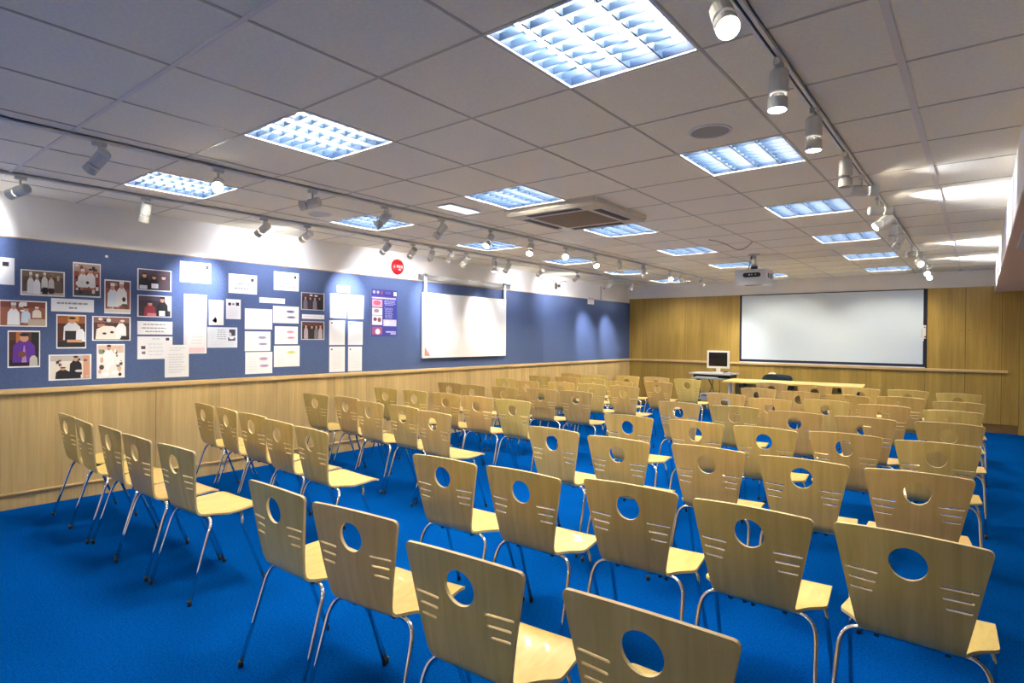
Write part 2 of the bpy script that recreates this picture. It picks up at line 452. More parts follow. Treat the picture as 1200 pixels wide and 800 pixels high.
CH = {
'L1':[(-5.403, 1.456, -0.7), (-4.982, 1.429, -2.8), (-4.486, 1.439, -1.0), (-3.984, 1.424, 0.6), (-3.468, 1.438, 2.4)],
'L2':[(-5.33, 2.448, -4.0), (-4.916, 2.418, -6.0), (-4.475, 2.382, -0.4), (-3.937, 2.317, -2.0), (-3.468, 2.275, -3.9)],
'L3':[(-5.448, 3.619, 2.0), (-5.006, 3.653, -2.8), (-4.436, 3.528, -1.9), (-4.0, 3.522, -3.6), (-3.489, 3.417, -2.8)],
'L4':[(-5.465, 4.586, -1.5), (-5.051, 4.61, -2.2), (-4.566, 4.619, 1.5), (-4.049, 4.578, 2.5), (-3.591, 4.573, 0.7)],
'L5':[(-5.553, 5.704, 1.4), (-5.057, 5.633, -1.2), (-4.559, 5.677, -0.0), (-4.12, 5.784, 3.1), (-3.65, 5.791, 2.6)],
'L6':[(-5.495, 6.849, -0.1), (-4.98, 6.689, -0.7), (-4.528, 6.822, 1.4), (-4.05, 6.841, 1.6), (-3.57, 6.831, -0.9)],
'L7':[(-5.52, 7.735, -0.5), (-5.060, 7.786, 0.2), (-4.575, 7.75, 1.2), (-4.02, 7.561, 2.2), (-3.552, 7.823, -1.6)],
'L8':[(-5.494, 8.607, -1.7), (-4.975, 8.536, 2.0), (-4.500, 8.724, 0.3), (-4.010, 8.76, 1.6), (-3.481, 8.71, -0.9)],
'R1':[(-2.248, 1.331, -0.8), (-1.747, 1.335, 6.1), (-1.156, 1.271, 3.8), (-0.596, 1.283, 1.6)],
'R2':[(-2.13, 2.179, 3.0), (-1.662, 2.21, 0.3), (-1.161, 2.305, 2.0), (-0.661, 2.293, 0.1), (-0.173, 2.313, -2.2)],
'R3':[(-2.266, 3.352, -2.5), (-1.747, 3.3, -0.2), (-1.214, 3.372, -0.6), (-0.718, 3.363, 1.5), (-0.229, 3.388, 4.0)],
'R4':[(-2.201, 4.313, 0.6), (-1.663, 4.349, -0.5), (-1.177, 4.369, 0.0), (-0.698, 4.456, 2.3), (-0.204, 4.439, 1.4)],
'R5':[(-2.281, 5.512, -1.0), (-1.759, 5.542, 1.9), (-1.238, 5.481, 1.7), (-0.717, 5.478, -0.4), (-0.181, 5.532, 0.6)],
'R6':[(-2.234, 6.711, 0.1), (-1.70, 6.483, 0.2), (-1.231, 6.733, -0.5), (-0.717, 6.618, 0.4), (-0.189, 6.511, 0.4)],
'R7':[(-2.183, 7.766, -2.6), (-1.667, 7.612, -1.3), (-1.154, 7.519, 0.3), (-0.682, 7.677, -0.0), (-0.169, 7.472, 0.3)],
'R8':[(-2.313, 8.879, -1.8), (-1.754, 8.841, 0.9), (-1.201, 8.721, 0.9), (-0.703, 8.802, -0.5), (-0.2, 8.684, -0.3)]}
ORD = ['first', 'second', 'third', 'fourth', 'fifth', 'sixth', 'seventh', 'eighth', 'ninth', 'tenth', 'eleventh', 'twelfth', 'thirteenth', 'fourteenth']
proto = make_chair(); PT = tree(proto); first = True
def spread(row, dmin=.481):
    xs = [r[0] for r in row]
    for _ in range(200):
        for i in range(len(xs)-1):
            g = dmin-(xs[i+1]-xs[i])
            if g > 0: xs[i] -= g/2; xs[i+1] += g/2
    return [(x, r[1], r[2]) for x, r in zip(xs, row)]
for k, row in CH.items():
    row = spread(row)
    left = k[0] == 'L'; r = ORD[int(k[1:])-1]
    for i, (x, y, a) in enumerate(row):
        c = proto if first else dup(PT); first = False
        c.location = (x, y, 0); c.rotation_euler = (0, 0, math.radians(a))
        lab = ('beech plywood chair, left block, %s row from the camera, %s from the noticeboard wall' if left
               else 'beech plywood chair, right block, %s row from the camera, %s from the centre aisle') % (r, ORD[i])
        tag(c, lab, 'chair', 'plywood chairs in the left block' if left else 'plywood chairs in the right block')

# ------------------------------------------------------------------ recessed louvred ceiling lights
def make_luminaire():
    t = thing('ceiling_light', 'x', 'ceiling light')
    h = .288; D = .095
    bm = BM()                                            # housing : open box above the ceiling
    box(bm, -h-.006, -h-.006, D, h+.006, h+.006, D+.004)
    for a in (0, 1, 2, 3):
        M = Matrix.Rotation(a*PI/2, 4, 'Z'); box(bm, -h-.006, -h-.006, 0, h+.006, -h, D, M=M)
    new_obj('reflector_housing', bm, REFLECT, t)
    bm = BM()
    for a in range(4):
        M = Matrix.Rotation(a*PI/2, 4, 'Z'); box(bm, -.299, -.299, -.004, .299, -h, .004, M=M)
    new_obj('frame', bm, WHITEPL, t)
    bm = BM()
    for i in range(1, 4): x = -h+2*h*i/4; box(bm, x-.0028, -h, .002, x+.0028, h, .034)
    for j in range(1, 8): y = -h+2*h*j/8; box(bm, -h, y-.0012, .004, h, y+.0012, .034)
    new_obj('louvre', bm, LOUVRE, t)
    for i in range(4):
        x = -h+2*h*(i+.5)/4; bm = BM(); tube(bm, [(x, -.275, .062), (x, .275, .062)], .013, 8)
        new_obj('tube', bm, TUBE, t)
    return t
lum = make_luminaire(); LT = tree(lum); first = True
CN = {0: 'right', 3: 'middle', 6: 'left'}
for a, b in lights:
    c = lum if first else dup(LT); first = False
    c.location = (GX0-a*T+T/2, GY0+b*T+T/2, H)
    tag(c, ('square louvred ceiling light, %s column, %s from the camera' % (CN[a], ORD[(b-1)//3])) if b > 0 else 'unseen square louvred ceiling light added behind the camera for fill, %s column' % CN[a], 'ceiling light', 'louvred fluorescent ceiling lights')

# ------------------------------------------------------------------ lighting tracks and spotlights
def track(name, x, y0, y1, label):
    t = thing('lighting_track', label, 'lighting track', (x, (y0+y1)/2, H))
    L = (y1-y0)/2
    bm = BM()
    box(bm, -.018, -L, -.022, -.012, L, 0); box(bm, .012, -L, -.022, .018, L, 0); box(bm, -.018, -L, -.008, .018, L, 0)
    box(bm, -.012, -L, -.022, -.005, L, -.018); box(bm, .005, -L, -.022, .012, L, -.018)
    new_obj('rail_channel', bm, WHITEMETAL, t)
    bm = BM(); box(bm, -.004, -L, -.016, .004, L, -.008); new_obj('conductor_strip', bm, BLACK, t)
    for s in (-1, 1):
        bm = BM(); box(bm, -.0185, s*L-.01, -.023, .0185, s*L+.01, 0, bevel=.003); new_obj('end_cap', bm, WHITEMETAL, t)
track('t', -4.0, YF+.3, 11.25, 'white lighting track running down the middle-left of the ceiling')
track('t', -5.33, YF+.3, 11.25, 'white lighting track nearest the noticeboard wall')
track('t', -.64, YF+.3, 11.40, 'white lighting track along the right side of the ceiling')

def spotlight(x, y, d, lit, label, group, power=0., cone=40, col=(1., .93, .86), blend=1., drop=.075):
    d = Vector(d).normalized()
    t = thing('spotlight', label, 'spotlight', (x, y, H-.023), 0, group)
    bm = BM(); box(bm, -.013, -.035, -.022, .013, .035, .010, bevel=.003); new_obj('track_adapter', bm, HEADMETAL, t)
    piv = Vector((0, 0, -.022-drop))
    bm = BM(); tube(bm, [(0,0,-.02), piv], .0065, 8); new_obj('stem', bm, HEADMETAL, t)
    c = piv
    bm = BM(); lathe(bm, [(0, -.062), (.030, -.062), (.036, -.055), (.037, .030), (.030, .034), (0, .034)], c, d, 20)
    for f in bm.faces: f.smooth = False
    new_obj('lamp_body', bm, HEADMETAL, t)
    bm = BM(); lathe(bm, [(.024, .030), (.024, .050), (0, .050)], c, d, 16); new_obj('swivel_collar', bm, GREYPL, t)
    bm = BM(); lathe(bm, [(.026, .046), (.036, .050), (.038, .095), (.035, .097), (.034, .088)], c, d, 20)
    new_obj('lamp_ring', bm, HEADMETAL, t)
    bm = BM(); lathe(bm, [(.034, .086), (.020, .090), (0, .092)], c, d, 16); new_obj('lens', bm, SPOTON if lit else LENS, t)
    if power:
        ld = bpy.data.lights.new('spot_beam', 'SPOT'); ld.energy = power; ld.spot_size = math.radians(cone); ld.spot_blend = blend
        ld.shadow_soft_size = .025; ld.color = col
        lo = bpy.data.objects.new('spot_beam', ld); COL.objects.link(lo); lo.parent = t
        lo.location = c+d*.105; lo.rotation_euler = d.to_track_quat('-Z', 'Y').to_euler()
# middle-left track
MID = [(1.19, (-.72,-.30,-.62), 0, 0), (1.87, (.80,-.42,-.42), 1, 14), (2.58, (-.80,-.58,-.22), 0, 0), (3.27, (-.62,-.30,-.70), 0, 0),
       (3.95, (-.55,-.30,-.75), 0, 0), (4.65, (.05,-.62,-.72), 1, 10), (5.36, (.30,-.60,-.72), 1, 12), (6.08, (.50,-.80,-.32), 1, 16),
       (6.78, (.55,-.45,-.70), 1, 12), (7.46, (-.15,.35,-.90), 1, 22), (8.21, (-.25,.55,-.75), 1, 26), (9.18, (.50,-.70,-.50), 1, 12),
       (9.67, (.10,.80,-.60), 1, 40), (10.60, (.25,.70,-.60), 1, 30)]
for i, (y, d, lit, pw) in enumerate(MID):
    spotlight(-4.0, y, d, lit, 'small white %s spotlight, %s from the camera on the middle-left track' % ('glowing' if lit else 'unlit', ORD[i]),
              'spotlights on the middle-left track', pw)
NEAR = [(1.11, (-.85,-.45,-.26), 1, 85, 90), (1.91, (-.35,-.05,-.93), 1, 14, 60), (2.92, (-.80,-.28,-.55), 1, 110, 46), (3.38, (-.80,-.05,-.30), 1, 34, 120),
        (4.39, (-.80,.02,-.52), 1, 110, 46), (4.79, (-.70,.20,-.42), 1, 34, 115), (5.10, (-.75,.5,-.45), 1, 18, 80), (5.42, (-.80,.40,-.60), 1, 50, 56),
        (5.72, (-.70,.05,-.60), 1, 26, 60), (6.30, (.05,-.05,-1.0), 1, 20, 60), (6.60, (-.70,.22,-.68), 1, 60, 50),
        (7.42, (-.75,.30,-.36), 1, 20, 120), (8.45, (-.80,.50,-.30), 1, 40, 115), (9.60, (-.60,.30,-.74), 1, 95, 44), (10.45, (-.60,.32,-.74), 1, 95, 40)]
for i, (y, d, lit, pw, cone) in enumerate(NEAR):
    spotlight(-5.33, y, d, lit, 'small white spotlight, %s from the camera on the track nearest the noticeboard' % (ORD+['fifteenth'])[i],
              'spotlights on the noticeboard track', pw, cone, col=(.93, .93, 1.))
RIGHT = [(1.85, (.30,-.50,-.62), 1, 20, 50), (2.49, (-.03,-.05,-1.), 1, 20, 60), (3.12, (0,0,-1.), 1, 20, 60), (3.97, (0,.02,-1.), 0, 0, 60),
         (4.57, (.93,.36,-.06), 1, 14, 75), (5.35, (.88,.45,.0), 1, 80, 80), (5.80, (-.65,-.35,-.60), 1, 16, 60), (6.40, (-.2,.3,-.9), 0, 0, 50),
         (7.00, (-.4,.3,-.8), 0, 0, 50), (8.30, (.95,.30,.0), 1, 90, 80), (9.20, (.30,-.85,-.36), 1, 16, 50), (9.90, (.93,.34,.0), 1, 90, 80), (10.50, (.2,-.85,-.40), 1, 14, 50), (11.20, (.1,-.88,-.42), 1, 14, 50)]
for i, (y, d, lit, pw, cone) in enumerate(RIGHT):
    spotlight(-.64, y, d, lit, 'small white %s spotlight, %s from the camera on the right-hand track' % ('glowing' if lit else 'unlit', ORD[i]),
              'spotlights on the right-hand track', pw, cone, col=(.80, .84, 1.))

for y, d, nm in ((.42, (-.85,-.10,-.40), 'first'), (-.28, (-.85,.20,-.40), 'second')):  # unseen spots added to brighten the near end of the left wall
    spotlight(-5.33, y, d, 1, 'unseen white spotlight added on the noticeboard track for brightness, %s one beyond the left edge of the view' % nm, 'spotlights on the noticeboard track', 80, 110, col=(.93, .93, 1.))
# ------------------------------------------------------------------ other ceiling fittings
# cassette air conditioner
t = thing('air_conditioner', 'cream ceiling cassette air conditioner with central grille, between the ceiling lights', 'air conditioner', (-2.87, 4.535, H))
CREAM = mat('cream plastic', (.62, .57, .46), .4)
hw = .46
bm = BM()
lo, hi = -.062, -.002
def ring_face(z, r0, r1):
    pass
vs = {}
for nm, r, z in (('a', hw, -.001), ('b', hw, -.035), ('c', hw-.02, lo), ('d', .285, lo), ('e', .285, lo+.02)):
    vs[nm] = [bm.verts.new((sx*r, sy*r, z)) for sx, sy in ((-1,-1),(1,-1),(1,1),(-1,1))]
for p, q in (('a','b'),('b','c'),('c','d'),('d','e')):
    for i in range(4): bm.faces.new((vs[p][i], vs[p][(i+1)%4], vs[q][(i+1)%4], vs[q][i]))
bm.faces.new(vs['a'])
new_obj('panel', bm, CREAM, t)
bm = BM()
for i in range(15):
    y = -.27+.54*i/14; box(bm, -.28, y-.012, lo+.002, .28, y+.012, lo+.006)
box(bm, -.28, -.28, lo+.010, .28, .28, lo+.014)
new_obj('intake_grille', bm, mat('grille tan', (.30, .23, .14), .6), t)
for a in range(4):
    M = Matrix.Rotation(a*PI/2, 4, 'Z')
    bm = BM(); box(bm, -.27, -.405, lo-.0012, .27, -.330, lo+.004, M=M); sl = new_obj('air_slot', bm, BLACK, t)
    bm = BM(); box(bm, -.26, -.375, lo-.004, .26, -.366, lo-.001, M=M); new_obj('vane', bm, mat('dark vane', (.10, .08, .05), .5), sl)
# emergency light
t = thing('emergency_light', 'flat white rectangular ceiling light left of the air conditioner', 'emergency light', (-3.595, 3.765, H))
bm = BM(); box(bm, -.085, -.195, -.012, .085, .195, .002, bevel=.004); new_obj('base', bm, WHITEPL, t)
bm = BM(); box(bm, -.075, -.185, -.016, .075, .185, -.011, bevel=.002); new_obj('diffuser', bm, mat('lit diffuser', (.8,.8,.85), .3, emit=(.9,.9,1), strength=.75), t)
# ceiling speakers
SPK = mat('speaker mesh', (.33, .32, .30), .6)
for (x, y, lab) in ((-1.16, 3.17, 'round grey ceiling speaker between two right-hand ceiling lights'), (-4.82, 3.19, 'round white ceiling speaker between the two left tracks')):
    t = thing('ceiling_speaker', lab, 'speaker', (x, y, H))
    bm = BM(); lathe(bm, [(.098, 0), (.112, -.001), (.112, -.006), (.100, -.009), (.098, -.004)], seg=36); new_obj('rim', bm, WHITEPL, t)
    bm = BM(); lathe(bm, [(0, -.006), (.05, -.0058), (.099, -.004), (.099, 0)], seg=36); new_obj('grille', bm, SPK if x > -2 else mat('pale mesh', (.5,.5,.52), .6), t)
# smoke/air diffuser in the right soffit
t = thing('air_vent', 'slatted white framed air vent in the lowered soffit at right', 'vent', (.60, 5.85, 2.192))
bm = BM()
for a, (x0, y0, x1, y1) in enumerate(((-.38,-.5,.38,-.46), (-.38,.46,.38,.5), (-.38,-.46,-.34,.46), (.34,-.46,.38,.46))): box(bm, x0, y0, -.014, x1, y1, -.0005)
new_obj('frame', bm, WHITEPL, t)
bm = BM(); box(bm, -.34, -.46, -.003, .34, .46, -.0005); new_obj('duct_opening', bm, BLACK, t)
bm = BM()
for i in range(12):
    x = -.31+.62*i/11; M = Matrix.Translation((x, 0, -.008)) @ Matrix.Rotation(.6, 4, 'Y'); box(bm, -.014, -.455, -.001, .014, .455, .001, M=M)
new_obj('slats', bm, mat('vent slat grey', (.25,.23,.2), .5), t)
# projector
t = thing('projector', 'grey video projector hanging from a short ceiling pole', 'projector', (-2.37, 8.14, H))
bm = BM(); lathe(bm, [(0, -.001), (.075, -.001), (.075, -.010), (.03, -.014), (.03, -.020), (0, -.020)], seg=24); new_obj('ceiling_plate', bm, GREYPL, t)
bm = BM(); tube(bm, [(0,0,-.015), (0,0,-.165)], .026, 14); new_obj('pole', bm, ALU, t)
bm = BM(); lathe(bm, [(0,-.16), (.045,-.16), (.045,-.195), (0,-.195)], seg=18); new_obj('pivot', bm, BLACK, t)
PG = mat('projector shell', (.55, .60, .68), .35)
def pf(u, v, d): return Vector((u, d, v))
bm = BM(); poly = []
x0, x1, z0, z1 = -.25, .155, -.395, -.195
for cx, cz, a0 in ((x1-.02, z1-.02, 0), (x0+.02, z1-.02, 90), (x0+.03, z0+.03, 180), (x1-.03, z0+.03, 270)):
    rr = .02 if cz > -.3 else .03
    for k in range(5):
        a = math.radians(a0+k*22.5); poly.append((cx+rr*math.cos(a), cz+rr*math.sin(a)))
prism(bm, poly, pf, 0., .34)
new_obj('projector_body', bm, PG, t)
bm = BM(); poly = []
for cx, a0 in ((.055, -90), (-.115, 90)):
    for k in range(9):
        a = math.radians(a0+k*22.5); poly.append((cx+.030*math.cos(a), -.27+.030*math.sin(a)))
prism(bm, poly, pf, -.003, .001); new_obj('recessed_panel', bm, BLACK, t)
bm = BM()
for cx, r in ((-.06, .010), (-.028, .007), (.02, .006)): lathe(bm, [(0, .006), (r, .006), (r, .002)], (cx, 0, -.265), (0,-1,0), 12)
new_obj('socket', bm, ALU, t)
for yy in (.08, .19):
    bm = BM(); box(bm, .1545, yy, -.31, .157, yy+.06, -.245, bevel=.0006); new_obj('side_vent', bm, BLACK, t)
bm = BM(); box(bm, -.15, .08, -.397, .06, .20, -.3945); new_obj('underside_grille', bm, mat('brown label', (.16,.13,.06), .6), t)
bm = BM(); tube(bm, [(0,0,0)], .01) if False else None; bm.free()
bm = BM(); lathe(bm, [(.0, .0), (.045, .0), (.045, .03), (.035, .035), (0, .03)], (-.15, .34, -.29), (0,1,0), 20); new_obj('lens', bm, BLACK, t)
bm = BM(); tube(bm, bez((-.028,0,-.01), (-.035,-.02,-.12), (-.09,.03,-.20), 8), .005, 6); tube(bm, bez((-.033,.01,-.01), (-.06,-.03,-.10), (-.075,.02,-.20), 8), .004, 6)
new_obj('cable', bm, BLACK, t)
# loose cable on the ceiling
bm = BM(); tube(bm, bez((-2.42,6.62,H-.006), (-2.33,6.9,H-.008), (-2.36,7.30,H-.03), 6)[:-1]+bez((-2.36,7.30,H-.03), (-2.30,7.48,H-.05), (-2.08,7.06,H-.004), 8), .006, 6)
tag(new_obj('ceiling_cable', bm, mat('cream cable', (.42,.38,.30), .6)), 'thin cream cable looping across the ceiling in front of the projector', 'cable')

# ------------------------------------------------------------------ left wall fittings
# whiteboard hung from a rail
XW = WL
t = thing('hanging_rail', 'grey metal rail over the whiteboard', 'rail', (XW, 6.59, 2.25))
bm = BM(); box(bm, .012, -1.01, -.035, .024, 1.01, .035, bevel=.003); box(bm, .020, -1.01, .020, .034, 1.01, .035)
new_obj('rail_profile', bm, ALU, t)
for s in (-1, 1):
    bm = BM(); box(bm, -.016, s*.9-.02, -.03, .014, s*.9+.02, .03); new_obj('bracket', bm, GREYPL, t)
t = thing('whiteboard', 'white dry-wipe board hung on two straps from the rail', 'whiteboard', (XW, 6.55, 1.13))
bm = BM(); box(bm, .028, -.90, .006, .044, .90, .895); new_obj('writing_surface', bm, WBOARD, t)
bm = BM()
for (y0, z0, y1, z1) in ((-.915,-.008,.915,.010), (-.915,.890,.915,.905), (-.915,.010,-.898,.890), (.898,.010,.915,.890)): box(bm, .022, y0, z0, .050, y1, z1, bevel=.003)
new_obj('frame', bm, WHITEMETAL, t)
for s in (-1, 1):
    bm = BM(); box(bm, .0505, s*.875-.022, .80, .058, s*.875+.022, 1.155, bevel=.002); box(bm, .0345, s*.875-.028, 1.125, .058, s*.875+.028, 1.165, mi=1)
    new_obj('strap', bm, [WHITEPL, GREYPL], t)
bm = BM(); prism(bm, [(-.87, .02), (-.76, .02), (-.87, .15)], lambda u, v, d: Vector((d, u, v)), .044, .0452)
o = new_obj('corner_sticker', bm, mat('red sticker', (.80, .22, .18), .5), t)
# fire alarm bell
t = thing('fire_alarm_bell', 'round red fire alarm bell on the white wall left of the whiteboard', 'alarm', (XL, 5.21, 2.345))
RED = mat('red enamel', (.45, .006, .012), .35, coat=.3)
bm = BM(); lathe(bm, [(0,0), (.055,0), (.055,.025), (0,.025)], (0,0,0), (1,0,0), 20); new_obj('base', bm, RED, t)
bm = BM(); lathe(bm, [(.098,.018), (.102,.024), (.100,.038), (.085,.056), (.055,.068), (.02,.072), (0,.072)], (0,0,0), (1,0,0), 32); new_obj('gong', bm, RED, t, smooth=True)
bm = BM(); lathe(bm, [(.022,.070), (.018,.078), (0,.079)], (0,0,0), (1,0,0), 14); new_obj('hub', bm, mat('pink highlight plastic', (.8,.35,.36), .3), t)
bm = BM(); box(bm, .0705, -.050, -.012, .0725, -.028, .018); box(bm, .0705, .026, -.020, .0725, .05, .022); box(bm, .0705, -.02, -.048, .0725, .02, -.03); new_obj('label', bm, mat('pale print', (.85,.5,.5), .5), t)
# small sign at the top of the board
t = thing('wall_sign', 'small white sign over the top edge of the far noticeboard', 'sign', (XW+.007, 10.19, 2.165))
bm = BM(); box(bm, 0, -.12, -.075, .004, .12, .075, bevel=.001); new_obj('plate', bm, PAPER, t)
bm = BM()
for y0, z0, y1, z1 in ((-.095,.01,-.035,.055), (-.02,.01,.03,.055), (.045,.01,.095,.055)): box(bm, .004, y0, z0, .0048, y1, z1)
new_obj('printed_symbols', bm, mat('pink print', (.62,.50,.55), .7), t)
# bracket with cables
t = thing('wall_bracket', 'dark empty speaker bracket with dangling cables on upper left wall', 'bracket', (XL, 8.98, 2.37))
bm = BM(); box(bm, 0, -.03, -.06, .02, .03, .05, bevel=.003); box(bm, .02, -.012, -.015, .09, .012, .012); new_obj('wall_plate', bm, mat('dark brass', (.10,.08,.05), .5, .4), t)
bm = BM(); lathe(bm, [(0,0),(.022,0),(.022,.05),(0,.05)], (.08,0,-.03), (0,0,1), 14); new_obj('socket', bm, BLACK, t)
bm = BM(); tube(bm, bez((.03,-.03,.05), (.05,-.25,.16), (.04,-.42,.06), 9), .006, 6); tube(bm, bez((.03,.03,.0), (.06,.12,.12), (.04,.30,.10), 8), .005, 6); tube(bm, [(.03,.02,.04),(.03,.06,.12)], .004, 6)
new_obj('cable', bm, mat('tan cable', (.30,.25,.19), .6), t)
bm = BM(); lathe(bm, [(0,0),(.035,0),(.040,.02),(.030,.045),(0,.05)], (.0,-.42,.09), (1,0,0), 16); new_obj('camera_dome', bm, WHITEPL, t)
t = thing('cable_conduit', 'pale cable conduit beside the far end of the noticeboard top', 'conduit', (XL, 10.62, 2.20))
bm = BM(); box(bm, 0, -.02, 0, .02, .02, .28, bevel=.004); new_obj('cover', bm, mat('grey conduit', (.5,.49,.5), .5), t)
bm = BM(); lathe(bm, [(0,0),(.02,0),(.02,.03),(0,.035)], (.0,.12,.25), (1,0,0), 12); new_obj('clip', bm, GREYPL, t)
# drawing pin
bm = BM(); lathe(bm, [(0,0),(.003,0),(.003,.008),(.012,.010),(.012,.014),(0,.016)], (XW, 1.87, 2.11), (1,0,0), 12)
tag(new_obj('drawing_pin', bm, WHITEPL), 'white drawing pin alone near the top of the blue board', 'pin')

# ------------------------------------------------------------------ papers and photographs pinned on the board
CMAT = {}
def cm(rgb):
    rgb = tuple(rgb)
    if rgb not in CMAT: CMAT[rgb] = mat('print %d %d %d' % rgb, lin(rgb), .55)
    return CMAT[rgb]
SKIN = (205, 150, 120); WHT = (225, 225, 225); BLK = (25, 22, 28)
def sheet(name, label, cat, y0, y1, z0, z1, shapes, group=None, base=PAPER, lift=0., child='printed_picture', tilt=0.):
    """shapes: (kind, u0, v0, u1, v1, rgb) in unit coordinates, v up"""
    cy, cz = (y0+y1)/2, (z0+z1)/2; w, h = y1-y0, z1-z0
    bm = BM(); box(bm, 0, -w/2, -h/2, .0022, w/2, h/2)
    o = new_obj(name, bm, base); o.location = (XW+.0004+lift, cy, cz); o.rotation_euler = (math.radians(tilt), 0, 0)
    tag(o, label, cat, group)
    if shapes and len(shapes) <= 6 and child == 'printed_text':
        for sh in shapes: sheet_part(o, [sh], w, h, child)
    elif shapes: sheet_part(o, shapes, w, h, child)
    return o
def sheet_part(o, shapes, w, h, child):
    if 1:
        bm = BM(); mats = []
        for k, (kind, u0, v0, u1, v1, rgb) in enumerate(shapes):
            m = rgb if isinstance(rgb, bpy.types.Material) else cm(rgb)
            if m not in mats: mats.append(m)
            mi = mats.index(m); d = .0023+.00018*(k+1)
            Y = lambda u: (u-.5)*w
            Z = lambda v: (v-.5)*h
            if kind == 'r': pts = [(u0,v0),(u1,v0),(u1,v1),(u0,v1)]
            elif kind == 't': pts = [(u0,v0),(u1,v0),((u0+u1)/2+.08*(u1-u0),v1),((u0+u1)/2-.08*(u1-u0),v1)]
            elif kind == 'b': # body: shoulders
                pts = [(u0,v0),(u1,v0),(u1-.04*(u1-u0),v0+.75*(v1-v0)),(u0+.70*(u1-u0),v1),(u0+.30*(u1-u0),v1),(u0+.04*(u1-u0),v0+.75*(v1-v0))]
            else: pts = [((u0+u1)/2+(u1-u0)/2*math.cos(a*PI/7), (v0+v1)/2+(v1-v0)/2*math.sin(a*PI/7)) for a in range(14)]
            pts = [(min(max(u, .0), 1.), min(max(v, .0), 1.)) for u, v in pts]
            f = bm.faces.new([bm.verts.new((d, Y(u), Z(v))) for u, v in pts]); f.material_index = mi
        new_obj(child, bm, mats, o, recalc=False)
def person(u, w, v0, hh, coat, hat=None, skin=SKIN, hair=BLK):
    hd = hh*.27; top = v0+hh
    L = [('b', u-w/2, v0, u+w/2, top-hd*.8, coat), ('e', u-w*.19, top-hd, u+w*.19, top-hd*.02, skin)]
    if hat: L.append(('r', u-w*.2, top-hd*.25, u+w*.2, top+hd*.25, hat))
    else: L.append(('e', u-w*.21, top-hd*.28, u+w*.21, top+hd*.12, hair))
    return L
def bg(*c):                              # picture inside a thin white border
    L = [('r', .035, .04, .965, .96, c[0])]
    for k, col in enumerate(c[1:]):
        L.append(('r', .035, .96-.22*(k+1), .965, .96-.22*k, col)) if k < 3 else None
    return L
def blobs(seed, n, cols, lo=.04, s=(.05,.16)):
    r = random.Random(seed); L = []
    for _ in range(n):
        w, h = r.uniform(*s), r.uniform(*s); u, v = r.uniform(.05, .94-w), r.uniform(.05, .94-h)
        L.append((r.choice('er'), u, v, u+w, v+h, r.choice(cols)))
    return L
def lines(u0, v0, u1, v1, n, m=FAINT, seed=1, th=.35):
    r = random.Random(seed); L = []; dv = (v1-v0)/n
    for i in range(n):
        v = v1-dv*(i+.5); u = u0+r.uniform(0, .04); e = u1-r.uniform(0, .25)*(u1-u0)
        while u < e:
            w = r.uniform(.05, .12); L.append(('r', u, v-dv*th/2, min(u+w, e), v+dv*th/2, m)); u += w+.02
    return L
GP = 'chef photographs on the noticeboard'; GN = 'paper notices on the noticeboard'
KIT = [(240,236,230),(200,190,180),(120,60,50),(60,50,50),(170,120,90)]
Q = {'P1': [1.13, 1.234, 1.809, 2.025], 'a': [1.272, 1.568, 1.732, 1.943], 'b': [1.625, 1.829, 1.74, 2.038], 'c': [1.135, 1.446, 1.476, 1.687], 'd': [1.474, 1.778, 1.609, 1.719], 'e': [1.192, 1.401, 1.143, 1.444], 'f': [1.51, 1.722, 1.295, 1.585], 'g': [1.766, 2.065, 1.362, 1.579], 'h': [1.858, 2.064, 1.605, 1.908], 'i': [1.458, 1.761, 1.026, 1.244], 'j': [1.801, 2.018, 1.028, 1.332], 'k': [2.118, 2.412, 1.83, 2.031], 'l': [2.119, 2.413, 1.584, 1.788], 'm': [2.12, 2.422, 1.42, 1.544], 'n': [2.121, 2.423, 1.19, 1.402], 'o': [2.354, 2.572, 1.01, 1.322], 'p': [2.488, 2.782, 1.936, 2.138], 'q': [2.525, 2.743, 1.234, 1.821], 'r': [2.765, 2.912, 1.521, 1.776], 's': [2.937, 3.091, 1.587, 1.794], 't': [2.75, 3.056, 1.291, 1.5], 'u': [2.962, 3.267, 1.858, 2.06], 'v': [3.461, 3.763, 1.923, 2.128], 'w': [3.296, 3.595, 1.774, 1.832], 'x1': [3.136, 3.445, 1.485, 1.706], 'x2': [3.137, 3.426, 1.251, 1.462], 'x3': [3.143, 3.448, 1.007, 1.241], 'y1': [3.453, 3.766, 1.558, 1.748], 'y2': [3.475, 3.756, 1.324, 1.523], 'y3': [3.466, 3.78, 1.071, 1.307], 'z1': [3.795, 4.1, 1.718, 1.92], 'z2': [3.808, 4.101, 1.616, 1.667], 'z3': [3.798, 4.102, 1.374, 1.588], 'A0': [4.275, 4.461, 1.953, 2.034], 'A1': [4.18, 4.413, 1.636, 1.93], 'A2': [4.436, 4.669, 1.633, 1.93], 'A3': [4.171, 4.391, 1.311, 1.608], 'A4': [4.438, 4.658, 1.31, 1.6], 'A5': [4.173, 4.393, 0.985, 1.292], 'A6': [4.441, 4.648, 0.985, 1.29], 'B': [4.785, 5.213, 1.421, 2.028]}
Q['P1'][0] = .98
def photo(k, label, shapes, **kw): return sheet('photograph', label, 'photograph', *Q[k], shapes, GP, **kw)
def notice(k, label, shapes, **kw): return sheet('notice', label, 'notice', *Q[k], shapes, GN, child='printed_text', **kw)
LOGO = ('r', .82, .70, .93, .88, (40,36,50))
notice('P1', 'white notice cut by the left photo edge, dark logo at its corner', [('r', .70,.68,.86,.84,(40,36,50)), ('r',.2,.5,.55,.54,FAINT)])
